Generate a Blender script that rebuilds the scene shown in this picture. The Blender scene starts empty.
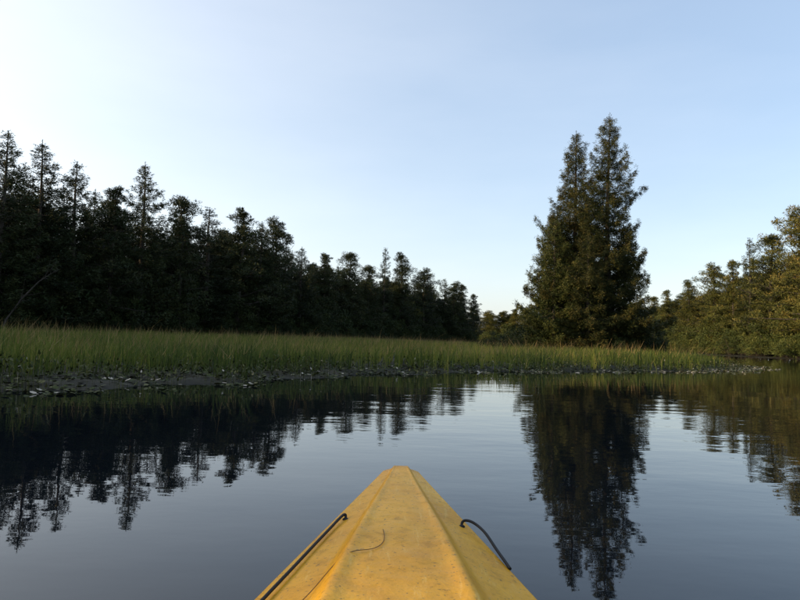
import bpy, math, numpy as np, bmesh
from mathutils import Vector, Matrix
scene = bpy.context.scene
COL = scene.collection
PI = math.pi
CAM_H = 0.85

# ------------------------------------------------------------------ helpers
def new_mat(name):
    m = bpy.data.materials.new(name); m.use_nodes = True
    nt = m.node_tree; nt.nodes.clear()
    return m, nt
def ramp(nt, stops):
    r = nt.nodes.new('ShaderNodeValToRGB'); cr = r.color_ramp
    cr.elements[0].position = stops[0][0]; cr.elements[0].color = (*stops[0][1], 1)
    cr.elements[1].position = stops[-1][0]; cr.elements[1].color = (*stops[-1][1], 1)
    for p, c in stops[1:-1]:
        e = cr.elements.new(p); e.color = (*c, 1)
    return r
def tri_mesh(name, V, F, mats, mi=None, tint=None, smooth=False):
    V = np.ascontiguousarray(V, dtype=np.float32); F = np.ascontiguousarray(F, dtype=np.int32)
    me = bpy.data.meshes.new(name)
    me.vertices.add(len(V)); me.vertices.foreach_set('co', V.ravel())
    me.loops.add(F.size); me.loops.foreach_set('vertex_index', F.ravel())
    me.polygons.add(len(F))
    me.polygons.foreach_set('loop_start', np.arange(0, F.size, 3, dtype=np.int32))
    for m in mats: me.materials.append(m)
    if mi is not None: me.polygons.foreach_set('material_index', np.ascontiguousarray(mi, dtype=np.int32))
    me.update(calc_edges=True)
    if tint is not None:
        a = me.attributes.new('tint', 'FLOAT', 'FACE'); a.data.foreach_set('value', np.ascontiguousarray(tint, dtype=np.float32))
    me.polygons.foreach_set('use_smooth', np.full(len(F), bool(smooth)))
    return me
def add_obj(name, me, loc=(0,0,0), rz=0, sc=(1,1,1), parent=None):
    o = bpy.data.objects.new(name, me); COL.objects.link(o)
    o.location = loc; o.rotation_euler = (0,0,rz); o.scale = sc
    if parent: o.parent = parent
    return o
class Geo:
    def __init__(s): s.V=[]; s.F=[]; s.M=[]; s.T=[]; s.n=0
    def add(s, V, F, m, t):
        V=np.asarray(V,float); F=np.asarray(F,int)
        s.V.append(V); s.F.append(F+s.n); s.n+=len(V)
        s.M.append(np.full(len(F), m)); s.T.append(np.broadcast_to(np.asarray(t,float),(len(F),)).copy())
    def mesh(s, name, mats, smooth=False):
        return tri_mesh(name, np.concatenate(s.V), np.concatenate(s.F), mats, np.concatenate(s.M), np.concatenate(s.T), smooth)
def tube(P, R, k=5):
    P=np.asarray(P,float); R=np.asarray(R,float); n=len(P)
    T=np.gradient(P,axis=0); T/=np.linalg.norm(T,axis=1)[:,None]+1e-9
    ref=np.where(np.abs(T[:,2:3])>0.9, np.array([[1.,0,0]]), np.array([[0,0,1.]]))
    A=np.cross(T,ref); A/=np.linalg.norm(A,axis=1)[:,None]+1e-9; B=np.cross(T,A)
    a=np.arange(k)*2*PI/k
    V=(P[:,None]+R[:,None,None]*(np.cos(a)[None,:,None]*A[:,None]+np.sin(a)[None,:,None]*B[:,None])).reshape(-1,3)
    F=[]
    for i in range(n-1):
        for j in range(k):
            a0=i*k+j; a1=i*k+(j+1)%k; F+= [(a0,a1,a1+k),(a0,a1+k,a0+k)]
    return V, np.array(F)
def blades(C, D, L, W, rng):
    D=D/(np.linalg.norm(D,axis=1)[:,None]+1e-9)
    r=rng.normal(size=D.shape); S=np.cross(D,r); S/=np.linalg.norm(S,axis=1)[:,None]+1e-9
    V=np.stack([C-S*W[:,None]/2, C+S*W[:,None]/2, C+D*L[:,None]],1).reshape(-1,3)
    return V, np.arange(len(V)).reshape(-1,3)

# ------------------------------------------------------------------ materials
def foliage_mat(name, cols, transl=0.0, rough=0.6, objvar=0.25, spec=.15):
    m, nt = new_mat(name); L=nt.links.new
    at=nt.nodes.new('ShaderNodeAttribute'); at.attribute_name='tint'
    oi=nt.nodes.new('ShaderNodeObjectInfo')
    r=ramp(nt, cols); L(at.outputs['Fac'], r.inputs[0])
    hs=nt.nodes.new('ShaderNodeHueSaturation')
    mr=nt.nodes.new('ShaderNodeMapRange'); L(oi.outputs['Random'], mr.inputs[0]); mr.inputs[3].default_value=1-objvar; mr.inputs[4].default_value=1+objvar
    mh=nt.nodes.new('ShaderNodeMapRange'); L(oi.outputs['Random'], mh.inputs[0]); mh.inputs[3].default_value=0.515; mh.inputs[4].default_value=0.485
    L(mr.outputs[0], hs.inputs['Value']); L(mh.outputs[0], hs.inputs['Hue']); L(r.outputs[0], hs.inputs['Color'])
    p=nt.nodes.new('ShaderNodeBsdfPrincipled'); p.inputs['Roughness'].default_value=rough
    p.inputs['Specular IOR Level'].default_value=spec
    L(hs.outputs[0], p.inputs['Base Color'])
    o=nt.nodes.new('ShaderNodeOutputMaterial')
    if transl>0:
        t=nt.nodes.new('ShaderNodeBsdfTranslucent'); L(hs.outputs[0], t.inputs['Color'])
        mx=nt.nodes.new('ShaderNodeMixShader'); mx.inputs[0].default_value=transl
        L(p.outputs[0], mx.inputs[1]); L(t.outputs[0], mx.inputs[2]); L(mx.outputs[0], o.inputs[0])
    else: L(p.outputs[0], o.inputs[0])
    return m
M_spruce=foliage_mat('spruce_needles_shaded', [(0,(0.012,0.020,0.008)),(0.5,(0.024,0.034,0.011)),(1,(0.052,0.056,0.018))])  # left bank spruces: backlit shade put into darker base colours
M_spruce_h=foliage_mat('spruce_needles_sunlit', [(0,(0.015,0.024,0.009)),(0.5,(0.040,0.048,0.013)),(1,(0.125,0.100,0.026))],objvar=.1)  # tall clump and right bank: warm sunlight painted into the needle colours
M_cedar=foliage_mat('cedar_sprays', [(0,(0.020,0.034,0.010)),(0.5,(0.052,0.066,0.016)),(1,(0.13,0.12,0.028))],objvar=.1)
M_pine=foliage_mat('pine_needles_shaded', [(0,(0.012,0.020,0.008)),(0.5,(0.026,0.035,0.011)),(1,(0.058,0.058,0.018))])  # left treeline pines: darkened base colour stands in for their shade
M_pine_r=foliage_mat('pine_needles_sunlit', [(0,(0.034,0.042,0.012)),(0.5,(0.090,0.092,0.020)),(1,(0.21,0.155,0.035))],objvar=.32)  # right and distant pines: yellowish sunlit tones painted into the base colour
M_leaf=foliage_mat('shrub_leaves_shaded', [(0,(0.016,0.026,0.009)),(0.5,(0.030,0.043,0.012)),(1,(0.065,0.07,0.02))])  # left undergrowth and clump foot: shade included in the leaf colour
M_leaf_r=foliage_mat('shrub_leaves_sunlit', [(0,(0.030,0.045,0.012)),(0.5,(0.07,0.085,0.02)),(1,(0.15,0.14,0.035))])  # right bank and distant shrubs: sunlit tone painted into the leaf colour
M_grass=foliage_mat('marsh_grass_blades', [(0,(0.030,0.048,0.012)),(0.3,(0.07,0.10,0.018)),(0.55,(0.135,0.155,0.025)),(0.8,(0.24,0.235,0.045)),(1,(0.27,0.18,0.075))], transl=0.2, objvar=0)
M_pad=foliage_mat('water_plant_leaves', [(0,(0.014,0.020,0.008)),(0.4,(0.045,0.056,0.016)),(0.7,(0.095,0.095,0.035)),(.9,(0.17,0.15,0.08)),(1,(0.42,0.36,0.29))], rough=0.65, objvar=0, spec=.08)
def bark():
    m, nt=new_mat('bark'); L=nt.links.new
    tc=nt.nodes.new('ShaderNodeTexCoord'); mp=nt.nodes.new('ShaderNodeMapping'); mp.inputs['Scale'].default_value=(6,6,1.2)
    n=nt.nodes.new('ShaderNodeTexNoise'); n.inputs['Scale'].default_value=3; n.inputs['Detail'].default_value=6
    r=ramp(nt,[(0.3,(0.02,0.016,0.012)),(0.7,(0.09,0.07,0.055))])
    p=nt.nodes.new('ShaderNodeBsdfPrincipled'); p.inputs['Roughness'].default_value=0.9
    L(tc.outputs['Object'],mp.inputs[0]); L(mp.outputs[0],n.inputs[0]); L(n.outputs[0],r.inputs[0]); L(r.outputs[0],p.inputs['Base Color'])
    o=nt.nodes.new('ShaderNodeOutputMaterial'); L(p.outputs[0],o.inputs[0]); return m
M_bark=bark()

# ------------------------------------------------------------------ trees
def conifer(name, seed, H, R, base=0.06, nb=110, clump=11, per_m=9, bl=0.26, shape=0.75, irregular=0.3, mats=None, droop=0.12, flat=0.22, wr=.30, whorl=5, outl=.12, omax=1.3):
    rng=np.random.default_rng(seed); g=Geo()
    zs=np.linspace(0,H,12); wob=np.cumsum(rng.normal(0,0.02,(12,2)),axis=0)*H/14
    P=np.column_stack([wob[:,0],wob[:,1],zs-0.3]); rad=H*0.016*(1-zs/H)**0.9+0.012
    V,F=tube(P,rad,7); g.add(V,F,0,0.5)
    ph=rng.uniform(0,2*PI,4)
    allC=[];allD=[];allL=[];allT=[]
    nw=nb//whorl; wl=rng.uniform(.8,1.12,nw+1)
    for i in range(nb):
        wi=i//whorl
        t=base+(0.985-base)*min(1,max(0.002,(wi+rng.normal(0.5,.22))/nw))**0.92
        u=min(1,max(0,(t-base)/(1-base)))
        az=(i%whorl)*2*PI/whorl+wi*1.1+rng.normal(0,0.3)
        prof=(1-u)**shape*min(1,0.6+u*2.2)
        lob=1+irregular*0.6*math.sin(az*2+ph[0]+u*9)+irregular*0.5*math.sin(az+ph[1]+u*23)
        Lb=max(0.16+.3*(1-u), R*prof*lob*wl[wi]*rng.uniform(0.75,1.05)*(rng.uniform(1.1,omax) if rng.random()<outl else 1))
        el=math.radians(-8+44*u**1.8+rng.normal(0,7))
        d=np.array([math.cos(az),math.sin(az),0]); side=np.array([-d[1],d[0],0])
        o=np.array([np.interp(t*H,zs,P[:,0]),np.interp(t*H,zs,P[:,1]),t*H-0.3])
        s=np.linspace(0,1,5)[:,None]
        f=lambda s: o+d*Lb*s*math.cos(el)+np.array([0,0,1.])*Lb*(s*math.sin(el)-droop*np.sin(s*PI)*1.0+0.12*s**3)
        Pb=f(s); V,F=tube(Pb,np.linspace(0.012+Lb*0.010,0.006,5),3); g.add(V,F,0,0.5)
        nc=max(4,int(Lb*per_m*(1.0+0.45*Lb)))
        sc=rng.uniform(0.05,1,nc)**0.75
        w=(flat*Lb*(1.05-sc)+0.07)
        lat=rng.normal(0,0.8,nc)*w
        C=f(sc[:,None])+side*lat[:,None]+np.array([0,0,1.])*(rng.normal(-0.07,0.12,nc)-np.abs(lat)*0.15)[:,None]
        sg=np.sign(lat); k=clump
        Cr=np.repeat(C,k,axis=0)+rng.normal(0,0.075,(nc*k,3))
        D=d*0.75+np.repeat(sg,k)[:,None]*side*0.5+rng.normal(0,0.55,(nc*k,3))+np.array([0,0,0.05])
        allC.append(Cr);allD.append(D);allL.append(bl*rng.uniform(0.5,1.2,nc*k)*(1-.3*u))
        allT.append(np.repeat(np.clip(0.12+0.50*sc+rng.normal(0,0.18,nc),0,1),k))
    k=60; hh=rng.uniform(-0.05,1.0,k); C=np.column_stack([np.full(k,P[-1,0]),np.full(k,P[-1,1]),H-0.3-hh])
    allC.append(C);allD.append(rng.normal(0,0.35,(k,3))+[0,0,0.9]);allL.append(bl*(.5+.4*hh));allT.append(np.full(k,.5))
    C=np.concatenate(allC);D=np.concatenate(allD);L=np.concatenate(allL);T=np.concatenate(allT)
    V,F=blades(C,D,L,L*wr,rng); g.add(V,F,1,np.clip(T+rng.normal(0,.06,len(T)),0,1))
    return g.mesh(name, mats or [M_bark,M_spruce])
def puffs(g, rng, C, Rr, nper, bl, tb, wr=.30):
    n=len(C); k=nper
    u=rng.normal(size=(n*k,3)); u/=np.linalg.norm(u,axis=1)[:,None]
    rr=rng.uniform(0.1,1,(n*k,1))**0.5
    off=u*rr*np.repeat(Rr,k)[:,None]*np.array([1,1,0.62])
    D=u+rng.normal(0,0.5,(n*k,3))+[0,0,0.3]
    L=bl*rng.uniform(0.5,1.15,n*k)
    V,F=blades(np.repeat(C,k,axis=0)+off,D,L,L*wr,rng)
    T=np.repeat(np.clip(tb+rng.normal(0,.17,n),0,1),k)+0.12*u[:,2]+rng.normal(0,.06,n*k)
    g.add(V,F,1,np.clip(T,0,1))
def pine(name, seed, H, R, base=0.3, nl=38, sub=8, nper=82, bl=0.25, mat=None, pr=0.64, topw=.5):
    rng=np.random.default_rng(seed); g=Geo()
    zs=np.linspace(0,H*0.95,10); wob=np.cumsum(rng.normal(0,0.06,(10,2)),axis=0)*H/15
    P=np.column_stack([wob[:,0],wob[:,1],zs-0.3]); V,F=tube(P,H*0.013*(1-zs/H)**0.7+0.02,7); g.add(V,F,0,.5)
    Cs=[];Rs=[]
    ph=rng.uniform(0,6,3)
    for i in range(nl):
        u=(i+rng.uniform(0,1))/nl; t=base+(0.95-base)*u; az=i*2.4+rng.normal(0,.4)
        prof=(1-(1-topw)*u)*math.sqrt(max(0,1-max(0,(u-.45)/.6)**2))*(.75+.25*min(1,u*5))
        prof=max(prof,0.15)*(1+0.24*math.sin(az*2+ph[0]+u*6)+.13*math.sin(az+ph[1]))
        Lb=R*prof*rng.uniform(0.6,1.15); el=math.radians(2+34*u+rng.normal(0,9))
        d=np.array([math.cos(az)*math.cos(el),math.sin(az)*math.cos(el),math.sin(el)])
        o=np.array([np.interp(t*H,zs,P[:,0]),np.interp(t*H,zs,P[:,1]),t*H-0.3])
        s=np.linspace(0,1,5)[:,None]; Pb=o+d*Lb*s+np.array([0,0,1.])*(0.1*Lb*s**2)+rng.normal(0,.03,(5,3))*Lb*s
        V,F=tube(Pb,np.linspace(0.02+Lb*.012,0.01,5),4); g.add(V,F,0,.5)
        for j in range(sub if Lb>1 else 3):
            q=rng.uniform(0.12,1.0); b=o+d*Lb*q+np.array([0,0,.1*Lb*q*q])
            e=b+rng.normal(0,1,3)*[.45,.45,.30]*(0.4+0.25*Lb)
            V,F=tube(np.array([b,(b+e)/2+[0,0,-.03],e]),[.014,.01,.006],3); g.add(V,F,0,.5)
            Cs.append(e);Rs.append(pr*rng.uniform(.5,1.1)*(1 if Lb>1 else .7))
    top=np.array([P[-1,0],P[-1,1],H*0.95-.3])
    for j in range(5): Cs.append(top+rng.normal(0,1,3)*[.3,.3,.25]+[0,0,.1]); Rs.append(pr*.5)
    puffs(g,rng,np.array(Cs),np.array(Rs),nper,bl,0.42)
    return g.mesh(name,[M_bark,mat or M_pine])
def bush(name, seed, H, R, n=60, nper=90, bl=0.19, mat=None):
    rng=np.random.default_rng(seed); g=Geo(); Cs=[];Rs=[]
    for i in range(n):
        az=rng.uniform(0,2*PI); r=R*math.sqrt(rng.uniform(0,1)); z=H*rng.uniform(0.12,1)*math.sqrt(max(0.05,1-(r/R)**2*0.8))
        c=np.array([r*math.cos(az),r*math.sin(az),z]); Cs.append(c); Rs.append(rng.uniform(.28,.6)*R*0.33+0.1)
        if i%3==0:
            V,F=tube(np.array([[c[0]*.15,c[1]*.15,-0.2],[c[0]*.5,c[1]*.5,z*.5],c]),[.04,.025,.01],4); g.add(V,F,0,.5)
    puffs(g,rng,np.array(Cs),np.array(Rs),nper,bl,0.45,.42)
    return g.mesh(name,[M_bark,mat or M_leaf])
def recol(me, mat):
    q=me.copy(); q.materials[1]=mat; return q
SPR=[conifer('spruce_a',11,15,3.5,nb=130,clump=10,bl=.25,irregular=.22,shape=.72),conifer('spruce_b',12,15,3.3,nb=125,clump=10,bl=.25,shape=.62,irregular=.26),
     conifer('spruce_c',13,15,3.9,nb=130,clump=10,bl=.25,shape=.72,irregular=.25),conifer('spruce_d',14,15,2.5,nb=115,clump=10,bl=.25,shape=.64,irregular=.28,base=.1)]
PIN=[pine('pine_a',21,15,3.6,base=.22),pine('pine_b',22,15,3.4,base=.25,topw=.35),pine('pine_c',23,15,4.0,base=.18,nl=44,topw=.5),pine('pine_d',24,15,3.4,base=.12,nl=44,topw=.25)]
BSH=[bush('bush_a',31,3,2.2),bush('bush_b',32,3,2.6),bush('bush_c',33,4,2.2)]
LIBL={'s':SPR,'p':PIN,'b':BSH}
LIBR={'s':[recol(q,M_spruce_h) for q in SPR],'p':[recol(q,M_pine_r) for q in PIN],'b':[recol(q,M_leaf_r) for q in BSH]}  # same meshes as the left, recoloured with the painted sunlit foliage
rng=np.random.default_rng(5)
def place(kind, idx, x, y, h, w=1.0, parent=None, name=None, z=0.25, rz=None, lib=LIBL):
    l=lib[kind]; me=l[idx%len(l)]
    ref={'s':15,'p':14.6,'b':3.2}[kind]; s=h/ref
    nm=name or {'s':'spruce_tree','p':'pine_tree','b':'shrub'}[kind]
    return add_obj(nm, me, (x,y,z), rng.uniform(0,2*PI) if rz is None else rz, (s*w,s*w,s), parent)

left=[('s',0,-31.0,42,15.2,1.15),('s',1,-27.9,46,14.8,1.25),('s',2,-27.3,50,15.4,1.15),('s',1,-26.7,54,14.8,1.3),('p',3,-24.5,56,13.2,1.2),
 ('s',2,-23.5,60,16.6,1.15),('p',0,-21.9,66,14.4,1.1),('s',3,-20.5,70,14.4,1.7),('p',1,-18.4,76,15.3,1.2),('p',2,-15.6,82,15.2,1.05),
 ('s',1,-16.8,79,14.6,1.25),('s',2,-13.6,90,13.3,1.2),('p',3,-11.4,100,13.7,1.2),('p',0,-8.4,110,15.2,1.1),('s',3,-3.0,125,18.4,.9),
 ('p',1,0.2,130,18.0,1.0),('p',2,5,140,15.8,1.15),('s',1,10,150,15.2,1.25),('p',3,15,160,14.8,1.2),('p',0,-5.5,118,14.0,1.2),('p',2,12.8,155,14.6,1.1),
 ('p',3,18.3,166,13.0,1.2)]
for k,i,x,y,h,w in left: place(k,i,x,y,h,w)
right=[('p',0,58,152,12.5,1.1),('p',3,56,140,13.1,1.2),('p',1,55.7,128,14.0,1.2),('p',2,54.7,116,15.5,1.1),('p',3,55,110,15.8,1.1),
 ('s',3,54.7,104,18.6,.95),('p',0,52.6,94,17.4,1.15),('p',2,50.6,84,18.8,1.1),('p',1,50,76,18.5,1.1),('p',3,50.5,68,17.5,1.2),('p',0,51,59,17,1.1),('s',0,52,50,17,1.1),('p',2,53,40,17,1),('p',1,54,30,16,1.1),('p',3,55,18,16,1.1),('s',1,56,6,16,1.1)]
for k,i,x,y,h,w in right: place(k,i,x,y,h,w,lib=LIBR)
forest=bpy.data.objects.new('forest',None); COL.objects.link(forest)
def polyline_sample(pts, step):
    out=[]
    for a,b in zip(pts[:-1],pts[1:]):
        a=np.array(a,float);b=np.array(b,float); L=np.linalg.norm(b-a); n=max(1,int(L/step))
        t=(b-a)/L; nrm=np.array([-t[1],t[0]])
        for i in range(n): out.append((a+(b-a)*(i+rng.uniform(0,1))/n, nrm))
    return out
LL=[(-62,-70),(-50,-30),(-42,0),(-36,20),(-32,36),(-28.5,50),(-24,62),(-18,80),(-12,98),(-4,122),(6,143),(17,163)]
RL=[(62,170),(56.5,140),(56,110),(53,90),(51.5,70),(53,45),(57,10),(62,-40)]
for row,(dist_,hm) in enumerate([(1.6,.84),(4.6,.95),(9,1.02)]):
    for p,n in polyline_sample(LL,2.7+row*0.5):
        q=p+n*(dist_+rng.uniform(-1.0,1.0)); h=14.2*hm*rng.uniform(.78,1.06)
        if p[1]<30: h=14.3*rng.uniform(.85,1.05)
        sp=rng.random()<(.72 if p[1]<75 else .45)
        place('s' if sp else 'p',int(rng.integers(4)),q[0],q[1],h*(1.04 if sp else .97),rng.uniform(1.15,1.5),forest,'forest_tree')
for row,(dist_,hm) in enumerate([(3,.87),(8,.98)]):
    for p,n in polyline_sample(RL,2.9+row*0.7):
        q=p+n*(dist_+rng.uniform(-1.2,1.2)); h=(15.4 if p[1]<118 else 12.6)*hm*rng.uniform(.84,1.08)
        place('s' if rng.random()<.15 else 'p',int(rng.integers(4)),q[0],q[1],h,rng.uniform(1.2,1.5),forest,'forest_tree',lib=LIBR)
under=bpy.data.objects.new('undergrowth',None); COL.objects.link(under)
for off,hh in ((-1.6,2.4),(0.6,5.6)):
    for p,n in polyline_sample(LL,2.1):
        q=p+n*(off+rng.uniform(-.7,.7)); place('b',int(rng.integers(3)),q[0],q[1],hh*rng.uniform(.7,1.3),rng.uniform(.8,1.1) if hh<4 else .75,under,'undergrowth_bush')
for off,hh in ((-2.8,2.4),(-0.6,5.4)):
    for p,n in polyline_sample(RL,2.6):
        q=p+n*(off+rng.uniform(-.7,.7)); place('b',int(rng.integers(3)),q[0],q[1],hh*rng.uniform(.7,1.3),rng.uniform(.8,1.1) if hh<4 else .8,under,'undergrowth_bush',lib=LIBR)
dist=bpy.data.objects.new('distant_forest',None); COL.objects.link(dist)
for row in range(2):
    for p,n in polyline_sample([(-10,240),(25,236),(60,215),(90,200)],3.6):
        q=p+n*(row*5+rng.uniform(-2,2)); place('p' if rng.random()<.85 else 's',int(rng.integers(4)),q[0],q[1],rng.uniform(10.5,13.5),1.8,dist,'distant_tree',lib=LIBR)
for p,n in polyline_sample([(-10,237),(25,233),(60,212),(90,197)],3.5):
    place('b',int(rng.integers(3)),p[0],p[1],6,1,dist,'distant_bush',lib=LIBR)
# bare dead tree leaning out of the left bank
gd=Geo(); rd=np.random.default_rng(9)
Pd=np.array([[0,0,-.3],[.5,0,1.3],[1.3,.1,2.7],[2.3,.1,3.9],[3.4,.2,4.8]]); V,F=tube(Pd,[.09,.07,.055,.035,.012],6); gd.add(V,F,0,.5)
for i in range(16):
    t=rd.uniform(.3,.98); b=np.array([np.interp(t,np.linspace(0,1,5),Pd[:,j]) for j in range(3)]); dd=rd.normal(0,1,3)*[.6,.6,.4]+[.4,0,.45]; l=rd.uniform(.4,1.2)
    V,F=tube(np.array([b,b+dd*l*.5,b+dd*l+[0,0,.1]]),[.018,.012,.005],4); gd.add(V,F,0,.5)
add_obj('dead_tree',gd.mesh('dead_tree',[M_bark,M_pine]),(-26.2,43.5,.2),.2)

HM=[M_bark,M_spruce_h]
hero_a=conifer('spruce_tall_a',101,16.9,3.7,base=.03,nb=215,clump=18,per_m=13,bl=.18,shape=.66,irregular=.24,flat=.28,wr=.26,mats=HM,droop=.13,outl=.14,omax=1.25)
hero_b=conifer('spruce_tall_b',105,17.7,3.7,base=.03,nb=225,clump=18,per_m=13,bl=.18,shape=.60,irregular=.24,flat=.28,wr=.26,mats=HM,droop=.13,outl=.14,omax=1.25)
hero_c=conifer('cedar_c',108,10,2.8,base=.02,nb=135,clump=16,per_m=12,bl=.17,shape=.5,irregular=.22,mats=[M_bark,M_cedar],flat=.3)
hero_d=recol(hero_c,M_spruce_h)
add_obj('spruce_tree',hero_a,(12.8,48.7,.2),.4); add_obj('spruce_tree',hero_b,(14.8,47.3,.2),3.3)
add_obj('cedar_tree',hero_c,(10.8,46.8,.2),0,(1,1,.98)); add_obj('cedar_tree',hero_d,(12.9,45.5,.2),2,(.85,.85,.85))
add_obj('cedar_tree',hero_d,(16.5,49.0,.2),4,(.85,.85,.98)); add_obj('cedar_tree',hero_d,(13.8,49.5,.2),1,(1,1,1.15)); add_obj('cedar_tree',hero_d,(11.4,49.0,.2),5,(.95,.95,1.14))
for x,y,h in ((18.4,50,2.6),(17.4,47.5,2.0),(9.0,47.5,2.2),(19.6,54,2.8),(10.2,51,3.0),(7.6,52,1.7),(15,45,1.7)): place('b',int(rng.integers(3)),x,y,h,1)

# ------------------------------------------------------------------ terrain / water
W=np.array([(-30,-90),(-25,-20),(-18,0),(-10,6),(-5.2,9.6),(-4.2,10.4),(-3.4,12),(-2.1,14.7),(0,17.5),(3,20.4),(6.7,22.8),(10.8,25.4),(15,30),(19,38),(20.5,48),(21,58),(24,75),(30,100),(36,130),(44,180),(50,225),
 (70,190),(60,175),(52,140),(50.5,120),(49.5,100),(47.5,84),(46.5,70),(47,50),(48,30),(52,0),(52,-90)],float)
def water_sd(x,y):
    """+ on land, - in river"""
    p=np.column_stack([x,y]); d=np.full(len(p),1e9); ins=np.zeros(len(p),bool)
    for a,b in zip(W,np.roll(W,-1,axis=0)):
        e=b-a; t=np.clip(((p-a)@e)/(e@e),0,1); d=np.minimum(d,np.linalg.norm(p-(a+t[:,None]*e),axis=1))
        c=((a[1]>p[:,1])!=(b[1]>p[:,1]))
        xi=a[0]+(p[:,1]-a[1])/(e[1] if e[1] else 1e-9)*e[0]; ins^=(c&(p[:,0]<xi))
    return np.where(ins,-d,d)
def wob(x,y): return 0.35*np.sin(x*1.9+1.3*np.sin(y*1.1))+0.3*np.sin(y*2.3+x*.7)+.25*np.sin(x*4.1-y*3.3)
def ground_z(x,y):
    s=water_sd(x,y)+wob(x,y)*.8
    return np.where(s>0, np.minimum(.14,s*.07)+np.clip((s-14)*.01,0,.3)+.035*np.sin(x*5+y)*np.sin(y*6-x*2)*np.clip(s,0,1)*(s<6), np.maximum(-1.2,s*.25))
n=380; u=np.linspace(-1,1,n); gx=np.sign(u)*np.abs(u)**2.8*1500+u*34; gy=gx+15
X,Y=np.meshgrid(gx,gy); Z=ground_z(X.ravel(),Y.ravel())
idx=np.arange(n*n).reshape(n,n); a,b,c,d=idx[:-1,:-1].ravel(),idx[:-1,1:].ravel(),idx[1:,1:].ravel(),idx[1:,:-1].ravel()
F=np.concatenate([np.column_stack([a,b,c]),np.column_stack([a,c,d])])
m,nt=new_mat('marsh_soil'); L=nt.links.new
tc=nt.nodes.new('ShaderNodeTexCoord'); no=nt.nodes.new('ShaderNodeTexNoise'); no.inputs['Scale'].default_value=1.5; no.inputs['Detail'].default_value=8
r=ramp(nt,[(.3,(.012,.012,.007)),(.55,(.026,.024,.013)),(.75,(.055,.045,.028))]); p=nt.nodes.new('ShaderNodeBsdfPrincipled'); p.inputs['Roughness'].default_value=.8; p.inputs['Specular IOR Level'].default_value=.15
bp=nt.nodes.new('ShaderNodeBump'); bp.inputs['Distance'].default_value=.05
L(tc.outputs['Object'],no.inputs[0]);L(no.outputs[0],r.inputs[0]);L(r.outputs[0],p.inputs['Base Color']);L(no.outputs[0],bp.inputs['Height']);L(bp.outputs[0],p.inputs['Normal'])
o=nt.nodes.new('ShaderNodeOutputMaterial');L(p.outputs[0],o.inputs[0])
add_obj('ground',tri_mesh('ground',np.column_stack([X.ravel(),Y.ravel(),Z]),F,[m],smooth=True))

m,nt=new_mat('river_water'); L=nt.links.new
tc=nt.nodes.new('ShaderNodeTexCoord')
def noise(scale,mscale,detail=2,rough=.5):
    mp=nt.nodes.new('ShaderNodeMapping'); mp.inputs['Scale'].default_value=mscale; L(tc.outputs['Object'],mp.inputs[0])
    nn=nt.nodes.new('ShaderNodeTexNoise'); nn.inputs['Scale'].default_value=scale; nn.inputs['Detail'].default_value=detail; nn.inputs['Roughness'].default_value=rough
    L(mp.outputs[0],nn.inputs[0]); return nn
n1=noise(1.0,(.4,1,1),2); n2=noise(6,(.6,1,1),2); n3=noise(.12,(1,1,1),2)
mr=nt.nodes.new('ShaderNodeMapRange'); mr.inputs[1].default_value=.4; mr.inputs[2].default_value=.65; mr.inputs[3].default_value=.25; mr.inputs[4].default_value=1.0; L(n3.outputs[0],mr.inputs[0])
m2=nt.nodes.new('ShaderNodeMath'); m2.operation='MULTIPLY_ADD'; m2.inputs[1].default_value=.18; L(n2.outputs[0],m2.inputs[0]); L(n1.outputs[0],m2.inputs[2])
m3=nt.nodes.new('ShaderNodeMath'); m3.operation='MULTIPLY'; L(m2.outputs[0],m3.inputs[0]); L(mr.outputs[0],m3.inputs[1])
bp=nt.nodes.new('ShaderNodeBump'); bp.inputs['Strength'].default_value=1; bp.inputs['Distance'].default_value=.012; L(m3.outputs[0],bp.inputs['Height'])
p=nt.nodes.new('ShaderNodeBsdfPrincipled'); p.inputs['Base Color'].default_value=(.004,.006,.009,1); p.inputs['Roughness'].default_value=.01; p.inputs['IOR'].default_value=1.333
L(bp.outputs[0],p.inputs['Normal']); o=nt.nodes.new('ShaderNodeOutputMaterial');L(p.outputs[0],o.inputs[0])
V=np.array([(-1500,-1400,0),(1500,-1400,0),(1500,1500,0),(-1500,1500,0)],float)
add_obj('river_water',tri_mesh('river_water',V,[(0,1,2),(0,2,3)],[m]))

# ------------------------------------------------------------------ marsh grass
rg=np.random.default_rng(77)
def forest_x(y): P=np.array(LL); return np.interp(y,P[:,1],P[:,0])
def vn(x,y,s,seed):
    a=np.random.default_rng(seed).uniform(0,6.28,6)
    return (np.sin(x*s+a[0]+1.5*np.sin(y*s*.7+a[1]))+np.sin(y*s*1.3+a[2]+1.2*np.sin(x*s*.9+a[3]))+.6*np.sin((x+y)*s*2.1+a[4]))/2.6
nb=420000
r=(8.5**.7+rg.uniform(0,1,nb)*(165**.7-8.5**.7))**(1/.7); th=np.radians(rg.uniform(-72,36,nb))
x=r*np.sin(th); y=r*np.cos(th)
# gather blades into tussocks
cell=.34; cx=np.round(x/cell); cy=np.round(y/cell); hsh=np.abs(np.sin(cx*12.9898+cy*78.233)*43758.5453)%1; hs2=np.abs(np.sin(cx*39.346+cy*11.135)*24634.63)%1
tx=(cx+(hsh-.5)*.9)*cell; ty=(cy+(hs2-.5)*.9)*cell; pull=rg.uniform(.25,.85,nb)*(r<45); x+= (tx-x)*pull; y+=(ty-y)*pull
sd=water_sd(x,y)+wob(x,y)*.8
k=(sd>.5+.6*vn(x,y,.5,3)+.6*vn(x,y,1.7,6)+np.clip(-x,0,6)*.12)&(x>forest_x(y)-1)&(y<170)&(x<30+y*.1)
k&=rg.uniform(0,1,nb)<(.78+.35*vn(x,y,.8,9))*np.clip(.35+sd*.35,0,1)
x,y,r,sd,hsh,hs2=x[k],y[k],r[k],sd[k],hsh[k],hs2[k]; nb=len(x)
z=ground_z(x,y)
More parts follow.
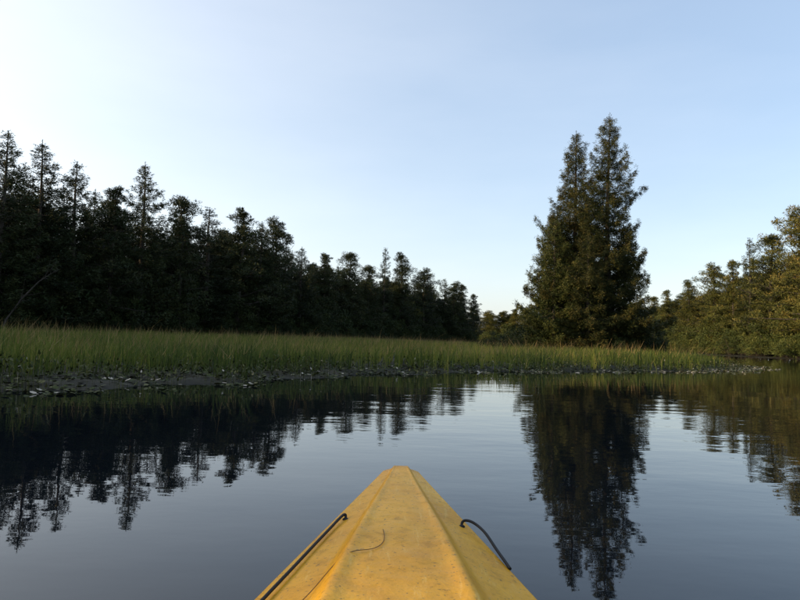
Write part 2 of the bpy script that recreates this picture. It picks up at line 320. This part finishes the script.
h=.44+.11*vn(x,y,.35,1)+.10*vn(x,y,1.6,2)+(hsh-.5)*.22+rg.normal(0,.08,nb)+np.clip((r-18)*.006,0,.30)
edge=np.clip(1-(sd-.7)/2.2,0,1); reed=np.clip(vn(x,y,.9,12)+.0,0,1)*edge; h+=reed*.5
h+=np.clip((-x-7)*.04,0,.26)*(y<30)
tall=rg.uniform(0,1,nb)<.05; h[tall]*=1.5; h=np.clip(h,.12,1.15)
h*=np.where(x>12,np.clip(1-(x-12)*.04,.6,1),1)
wd=.0085*(r/10)**.62*rg.uniform(.7,1.3,nb)*(1+reed*.8)
az=rg.uniform(0,2*PI,nb); lean=rg.normal(.18,.22,nb)*h; la=rg.normal(.3,1.3,nb)+vn(x,y,.7,14)
sx,sy=np.cos(az)*wd/2,np.sin(az)*wd/2; lx,ly=np.cos(la)*lean,np.sin(la)*lean
V=np.empty((nb,5,3))
V[:,0]=np.column_stack([x-sx,y-sy,z-.03]);V[:,1]=np.column_stack([x+sx,y+sy,z-.03])
V[:,2]=np.column_stack([x-sx*.8+lx*.35,y-sy*.8+ly*.35,z+h*.58]);V[:,3]=np.column_stack([x+sx*.8+lx*.35,y+sy*.8+ly*.35,z+h*.58])
V[:,4]=np.column_stack([x+lx*1.3,y+ly*1.3,z+h])
base=np.arange(nb)[:,None]*5
F=np.stack([base+[0,1,3],base+[0,3,2],base+[2,3,4]],1).reshape(-1,3)
t=np.clip(.48+.20*vn(x,y,.25,4)+.14*vn(x,y,1.2,5)+(hs2-.5)*.35+rg.normal(0,.12,nb)-reed*.5-edge*.15,0,.88)
brown=rg.uniform(0,1,nb)<.08+.12*(vn(x,y,.2,8)>.2); tt=np.repeat(t,3).reshape(-1,3); tt[brown|tall,2]=1.0
add_obj('marsh_grass',tri_mesh('marsh_grass',V.reshape(-1,3),F,[M_grass],tint=tt.ravel()))

# ------------------------------------------------------------------ water plants along the edge
n=280000; x=rg.uniform(-16,22,n); y=rg.uniform(4,44,n); sd=water_sd(x,y)+wob(x,y)*.8
wdt=.6+np.clip(-x,0,8)*.10+np.clip(x,0,8)*.12
k=(sd>-.9*wdt+.5*vn(x,y,1.4,21))&(sd<2.0)&(rg.uniform(0,1,n)<.22+.55*vn(x,y,2.6,22)+.25*(sd>0)); x,y,sd=x[k],y[k],sd[k]; n=len(x)
rr=rg.uniform(.016,.058,n); z=np.maximum(ground_z(x,y),0)+rg.uniform(.004,.03,n)
K=6; a=np.arange(K)*2*PI/K; til=rg.normal(0,.20,(n,2)); rot=rg.uniform(0,6.28,n)
ca=np.cos(a[None]+rot[:,None])*rr[:,None]; sa=np.sin(a[None]+rot[:,None])*rr[:,None]*.8
VV=np.stack([x[:,None]+ca,y[:,None]+sa,z[:,None]+ca*til[:,:1]+sa*til[:,1:]],2)
base=np.arange(n)[:,None,None]*K; F=(base+np.array([[0,i,i+1] for i in range(1,K-1)])[None]).reshape(-1,3)
t=rg.normal(.40,.22,n)+np.where((sd<.3)&(x>1),.34,0)+.14*vn(x,y,2.0,41); pale=rg.uniform(0,1,n)<.04+.05*(sd<.1); t=np.clip(t,0,.92); t[pale]=1
tt=np.repeat(t,K-2)
add_obj('lily_pads',tri_mesh('lily_pads',VV.reshape(-1,3),F,[M_pad],tint=tt))
n=260000; x=rg.uniform(-16,20,n); y=rg.uniform(4,44,n); sd=water_sd(x,y)+wob(x,y)*.8
k=(sd>-.4)&(sd<3.0)&(rg.uniform(0,1,n)<.24+.5*vn(x,y,1.8,31)+np.clip(-x,0,6)*.03); x,y=x[k],y[k]; n=len(x)
z0=np.maximum(ground_z(x,y),0); hh=rg.uniform(.02,.26,n)*(1+.6*vn(x,y,1.1,33)); az=rg.uniform(0,6.28,n); ln=rg.uniform(.04,.10,n)
dx,dy=np.cos(az),np.sin(az); up=rg.uniform(.1,2.2,n)
V=np.empty((n,7,3)); C=np.column_stack([x,y,z0+hh]); D=np.column_stack([dx,dy,up]); D/=np.linalg.norm(D,axis=1)[:,None]; S=np.column_stack([-dy,dx,np.zeros(n)])
V[:,0]=C; V[:,1]=C+D*ln[:,None]*.25+S*ln[:,None]*.26; V[:,2]=C+D*ln[:,None]; V[:,3]=C+D*ln[:,None]*.25-S*ln[:,None]*.26
V[:,4]=np.column_stack([x-.004,y,z0-.05]);V[:,5]=np.column_stack([x+.004,y,z0-.05]);V[:,6]=C
base=np.arange(n)[:,None]*7; F=np.stack([base+[0,1,2],base+[0,2,3],base+[4,5,6]],1).reshape(-1,3)
t=np.clip(rg.normal(.46,.2,n)+.15*vn(x,y,1.3,44),0,.88); t[rg.uniform(0,1,n)<.015]=1
add_obj('arrowhead_plants',tri_mesh('arrowhead_plants',V.reshape(-1,3),F,[M_pad],tint=np.repeat(t,3)))

# ------------------------------------------------------------------ kayak
kay=bpy.data.objects.new('kayak',None); COL.objects.link(kay)
BOW=2.60; STERN=-1.75
def sm(a,b,x): t=np.clip((x-a)/(b-a),0,1); return t*t*(3-2*t)
def edgez(d): return .275+.085*float(sm(1.1,2.6,d))
def ridgez(d): return .400-.018*float(sm(1.6,2.6,d))-0.02*float(sm(0,1,(-d-.5)))
def halfw(d):
    if d>=0.95:
        w=.948*(.85-edgez(d))-.157*d
        cap=math.sqrt(max(0,1-max(0,(d-2.53)/.0705)**2)) if d>2.53 else 1
        return max(.004,w*cap)
    w0=.948*(.85-edgez(.95))-.157*.95
    if d>-0.4: return w0
    t=(-.4-d)/(-STERN-.4); return max(.004,w0*(1-t**2.2))
def g(f,d):
    f=abs(f); c1=.40
    v=1-.05*(f/c1)**2 if f<c1 else .95
    v+=.06*math.exp(-((f-.37)/.06)**2)
    if f>=c1:
        v-=.42*float(sm(c1-.02,.56,f))
        if f>.52: v-=.35*((min(f,.94)-.52)/.42)**1.2
        if f>.94: v-=.18*(1-math.sqrt(max(0,1-((f-.94)/.06)**2)))
    return v
def deckz(f,d): return edgez(d)+(ridgez(d)-edgez(d))*g(f,d)
m,nt=new_mat('yellow_polyethylene'); L=nt.links.new
tc=nt.nodes.new('ShaderNodeTexCoord')
def nz(s,d=4,ro=.5,ms=(1,1,1)):
    mp=nt.nodes.new('ShaderNodeMapping'); mp.inputs['Scale'].default_value=ms; L(tc.outputs['Object'],mp.inputs[0])
    q=nt.nodes.new('ShaderNodeTexNoise'); q.inputs['Scale'].default_value=s;q.inputs['Detail'].default_value=d;q.inputs['Roughness'].default_value=ro;L(mp.outputs[0],q.inputs[0]); return q
def mixc(fac,c1,c2,k=1.0):
    q=nt.nodes.new('ShaderNodeMix'); q.data_type='RGBA'
    mm=nt.nodes.new('ShaderNodeMath'); mm.operation='MULTIPLY'; mm.inputs[1].default_value=k; L(fac,mm.inputs[0]); L(mm.outputs[0],q.inputs[0])
    L(c1,q.inputs[6]); q.inputs[7].default_value=(*c2,1); return q.outputs[2]
a1=nz(4,6,.6); r1=ramp(nt,[(.3,(.58,.26,.006)),(.5,(.69,.335,.009)),(.72,(.75,.39,.018))]); L(a1.outputs[0],r1.inputs[0])
a2=nz(26,6,.7); r2=ramp(nt,[(.52,(0,0,0)),(.68,(1,1,1))]); L(a2.outputs[0],r2.inputs[0])
c=mixc(r2.outputs[0],r1.outputs[0],(.34,.16,.015),.5)
a6=nz(110,2,.5); r6=ramp(nt,[(.63,(0,0,0)),(.70,(1,1,1))]); L(a6.outputs[0],r6.inputs[0])
c=mixc(r6.outputs[0],c,(.13,.07,.02),.7)
a3=nz(10,8,.75,(7,.6,1)); r3=ramp(nt,[(.58,(0,0,0)),(.62,(1,1,1))]); L(a3.outputs[0],r3.inputs[0])
c=mixc(r3.outputs[0],c,(.82,.56,.16),.30)
a8=nz(8,8,.75,(.9,6,1)); r8=ramp(nt,[(.64,(0,0,0)),(.67,(1,1,1))]); L(a8.outputs[0],r8.inputs[0])
c=mixc(r8.outputs[0],c,(.30,.16,.04),.35)
ge=nt.nodes.new('ShaderNodeSeparateXYZ'); L(tc.outputs['Object'],ge.inputs[0])
mt=nt.nodes.new('ShaderNodeMapRange'); mt.inputs[1].default_value=2.48; mt.inputs[2].default_value=2.60; L(ge.outputs[1],mt.inputs[0])
a5=nz(22,5,.7); mt2=nt.nodes.new('ShaderNodeMath'); mt2.operation='MULTIPLY'; L(mt.outputs[0],mt2.inputs[0]); L(a5.outputs[0],mt2.inputs[1])
c=mixc(mt2.outputs[0],c,(.20,.09,.02),1.5)
p=nt.nodes.new('ShaderNodeBsdfPrincipled'); L(c,p.inputs['Base Color'])
rr_=nt.nodes.new('ShaderNodeMapRange'); rr_.inputs[3].default_value=.30; rr_.inputs[4].default_value=.62; L(a2.outputs[0],rr_.inputs[0]); L(rr_.outputs[0],p.inputs['Roughness'])
p.inputs['Specular IOR Level'].default_value=.22
a4=nz(120,3); bp=nt.nodes.new('ShaderNodeBump'); bp.inputs['Strength'].default_value=.4; bp.inputs['Distance'].default_value=.003; L(a4.outputs[0],bp.inputs['Height'])
a7=nz(9,2); bp2=nt.nodes.new('ShaderNodeBump'); bp2.inputs['Strength'].default_value=.5; bp2.inputs['Distance'].default_value=.018; L(a7.outputs[0],bp2.inputs['Height']); L(bp.outputs[0],bp2.inputs['Normal']); L(bp2.outputs[0],p.inputs['Normal'])
o=nt.nodes.new('ShaderNodeOutputMaterial');L(p.outputs[0],o.inputs[0]); M_yel=m
def simple(name,c,ro,sp=.5):
    m,nt=new_mat(name); p=nt.nodes.new('ShaderNodeBsdfPrincipled'); p.inputs['Roughness'].default_value=ro; p.inputs['Specular IOR Level'].default_value=sp
    q=nt.nodes.new('ShaderNodeTexNoise'); q.inputs['Scale'].default_value=60; rp=ramp(nt,[(.3,tuple(v*.7 for v in c)),(.7,tuple(v*1.2 for v in c))]); nt.links.new(q.outputs[0],rp.inputs[0]); nt.links.new(rp.outputs[0],p.inputs['Base Color'])
    o=nt.nodes.new('ShaderNodeOutputMaterial'); nt.links.new(p.outputs[0],o.inputs[0]); return m
M_blk=simple('black_cord',(.012,.012,.013),.6,.25); M_str=simple('brown_twine',(.16,.09,.03),.8); M_seat=simple('black_plastic',(.02,.02,.022),.5)
ds=np.concatenate([np.linspace(STERN,.9,60),np.linspace(.93,2.50,110),BOW-.09*(1-np.sin(np.linspace(0,PI/2,26)[1:]))]); fs=np.linspace(-1,1,129)
def tipdrop(d): return .035*max(0,(d-2.53)/.07)**2.5 if d>2.53 else 0
V=np.array([(halfw(d)*f,d,deckz(f,d)-tipdrop(d)) for d in ds for f in fs]); nf=len(fs); Fq=[]
for i in range(len(ds)-1):
    for j in range(nf-1):
        dm=(ds[i]+ds[i+1])/2; fm=(fs[j]+fs[j+1])/2*halfw(dm)
        if ((dm-.12)/.52)**2+(fm/.245)**2<1: continue
        a=i*nf+j; Fq+=[(a,a+1,a+nf+1),(a,a+nf+1,a+nf)]
add_obj('deck',tri_mesh('deck',V,np.array(Fq),[M_yel],smooth=True),parent=kay)
hp=[(1.0,0.0),(1.012,-.006),(1.012,-.018),(.99,-.026),(.97,-.10),(.90,-.22),(.70,-.33),(.35,-.385),(0,-.40)]
hp=hp+[(-a,b) for a,b in hp[::-1][1:]]
V=[]
for d in ds:
    w=halfw(d); e=edgez(d)-tipdrop(d); rise=.18*float(sm(1.6,2.6,d))+.15*float(sm(.9,1.75,-d))
    for a,b in hp: V.append((w*a,d-(0 if d<2.3 else (d-2.3)*.5*min(1,-b/.3)),e+b*(1-rise*1.6)))
nh=len(hp);Fq=[]
for i in range(len(ds)-1):
    for j in range(nh-1): a=i*nh+j; Fq+=[(a,a+nh,a+nh+1),(a,a+nh+1,a+1)]
add_obj('hull',tri_mesh('hull',np.array(V),np.array(Fq),[M_yel],smooth=True),parent=kay)
def cord(name,pts,rad,mat,parent=kay,cyc=False):
    cu=bpy.data.curves.new(name,'CURVE'); cu.dimensions='3D'; cu.bevel_depth=rad; cu.bevel_resolution=4; cu.resolution_u=8
    sp=cu.splines.new('NURBS'); sp.points.add(len(pts)-1)
    for q,c in zip(sp.points,pts): q.co=(*c,1)
    sp.use_endpoint_u=not cyc; sp.order_u=4; sp.use_cyclic_u=cyc; cu.materials.append(mat); cu.use_fill_caps=True
    o=bpy.data.objects.new(name,cu); COL.objects.link(o); o.parent=parent; return o
def dp(f,d,up=.004): return (halfw(d)*f,d,deckz(min(1,abs(f)),d)+up)
cord('cockpit_coaming',[(.25*math.cos(t),.12+.53*math.sin(t),.405-.02*abs(math.cos(t))) for t in np.linspace(0,2*PI,33)[:-1]],.013,M_seat,cyc=True)
cord('bungee_left',[dp(-.76,1.90,.001),dp(-.77,1.915,.012),dp(-.81,1.91,.014),dp(-.83,1.85,.010),dp(-.84,1.74,.010),dp(-.845,1.62,.010),dp(-.85,1.5,.010),dp(-.86,1.38,.010),dp(-.87,1.25,.008)],.0038,M_blk)
cord('bungee_right',[dp(.82,1.88,.001),dp(.83,1.895,.012),dp(.92,1.89,.024),dp(1.0,1.86,.034),dp(1.01,1.80,.034),dp(1.0,1.73,.022),dp(.99,1.68,.012),dp(.975,1.62,.004)],.0038,M_blk)
for s,d in ((-.76,1.90),(.82,1.88)):
    bm=bmesh.new(); bmesh.ops.create_uvsphere(bm,u_segments=16,v_segments=8,radius=.009); me=bpy.data.meshes.new('cord_anchor'); bm.to_mesh(me); bm.free(); me.materials.append(M_blk)
    oo=add_obj('cord_anchor',me,dp(s,d,.0),0,(1,1,.5),kay)
cord('twine',[dp(-.16,1.62,.002),dp(-.12,1.55,.002),dp(-.14,1.48,.003),dp(-.25,1.46,.002),dp(-.36,1.44,.004),dp(-.46,1.41,.004),dp(-.53,1.36,.004),dp(-.58,1.30,.004),dp(-.62,1.24,.002)],.0009,M_str)
Vs=[];Fs=[]
prof=[(.42,.10),(.30,.07),(.0,.06),(-.18,.08),(-.26,.16),(-.30,.34)]
for (yy,zz) in prof:
    for xx in np.linspace(-.2,.2,9): Vs.append((xx,yy,zz+abs(xx)**2*1.2))
for i in range(5):
    for j in range(8): a=i*9+j; Fs+=[(a,a+1,a+10),(a,a+10,a+9)]
add_obj('seat',tri_mesh('seat',np.array(Vs),np.array(Fs),[M_seat],smooth=True),parent=kay)
kay.location=(.012,0,0); kay.rotation_euler=(0,0,math.radians(-.2))

# ------------------------------------------------------------------ light
AZ=math.radians(-98); EL=math.radians(15)
S=Vector((math.sin(AZ)*math.cos(EL),math.cos(AZ)*math.cos(EL),math.sin(EL)))
world=bpy.data.worlds.new('World'); scene.world=world; world.use_nodes=True
nt=world.node_tree; nt.nodes.clear(); L=nt.links.new
def math_(op,a,b=None,clamp=False):
    q=nt.nodes.new('ShaderNodeMath'); q.operation=op; q.use_clamp=clamp
    for i,v in enumerate((a,b)):
        if v is None: continue
        if isinstance(v,(int,float)): q.inputs[i].default_value=v
        else: L(v,q.inputs[i])
    return q.outputs[0]
sky=nt.nodes.new('ShaderNodeTexSky'); sky.sky_type='NISHITA'; sky.sun_disc=False; sky.sun_elevation=EL; sky.sun_rotation=AZ
sky.air_density=1.0; sky.dust_density=2.0; sky.ozone_density=1.4; sky.altitude=0
# thin veil of high haze, whiter towards the sun and the horizon
tc=nt.nodes.new('ShaderNodeTexCoord'); sx_=nt.nodes.new('ShaderNodeSeparateXYZ'); L(tc.outputs['Generated'],sx_.inputs[0])
dt=nt.nodes.new('ShaderNodeVectorMath'); dt.operation='DOT_PRODUCT'; L(tc.outputs['Generated'],dt.inputs[0])
hd=Vector((math.sin(math.radians(-58)),math.cos(math.radians(-58)),.30)).normalized(); dt.inputs[1].default_value=hd
glow=math_('POWER',math_('MAXIMUM',dt.outputs['Value'],0.0),3.6)
hor=math_('POWER',math_('SUBTRACT',1.0,math_('MAXIMUM',sx_.outputs[2],0.0),True),6.5)
nn=nt.nodes.new('ShaderNodeTexNoise'); nn.inputs['Scale'].default_value=2.0; nn.inputs['Detail'].default_value=6; nn.inputs['Roughness'].default_value=.55
mp=nt.nodes.new('ShaderNodeMapping'); mp.inputs['Scale'].default_value=(1,1,3.5); L(tc.outputs['Generated'],mp.inputs[0]); L(mp.outputs[0],nn.inputs[0])
cl=math_('MULTIPLY',math_('SUBTRACT',nn.outputs[0],.46),.32)
fac=math_('ADD',math_('ADD',math_('MULTIPLY',glow,.9),math_('MULTIPLY',hor,.48)),cl,True)
hz=nt.nodes.new('ShaderNodeMix'); hz.data_type='RGBA'; L(fac,hz.inputs[0]); hz.inputs[6].default_value=(1.9,2.35,3.05,1); hz.inputs[7].default_value=(6.2,6.0,5.7,1)
ad=nt.nodes.new('ShaderNodeMix'); ad.data_type='RGBA'; ad.blend_type='ADD'; ad.inputs[0].default_value=1; L(sky.outputs[0],ad.inputs[6]); L(hz.outputs[2],ad.inputs[7])
bg=nt.nodes.new('ShaderNodeBackground'); bg.inputs[1].default_value=.15
L(ad.outputs[2],bg.inputs[0]); o=nt.nodes.new('ShaderNodeOutputWorld'); L(bg.outputs[0],o.inputs[0])
sl=bpy.data.lights.new('sun','SUN'); sl.energy=5.0; sl.angle=math.radians(.6); sl.color=(1,.74,.40)
so=bpy.data.objects.new('sun',sl); COL.objects.link(so)
so.rotation_euler=S.to_track_quat('Z','Y').to_euler(); so.location=(-40,0,40)

# ------------------------------------------------------------------ camera
cd=bpy.data.cameras.new('camera'); co=bpy.data.objects.new('camera',cd); COL.objects.link(co)
cd.sensor_width=36; cd.lens=30; cd.clip_start=.05; cd.clip_end=4000
co.matrix_world=Matrix.Translation((0,0,CAM_H))@Matrix.Rotation(math.radians(93.52),4,'X')@Matrix.Rotation(math.radians(1.6),4,'Z')
scene.camera=co
scene.view_settings.view_transform='Standard'; scene.view_settings.look='None'; scene.view_settings.exposure=0
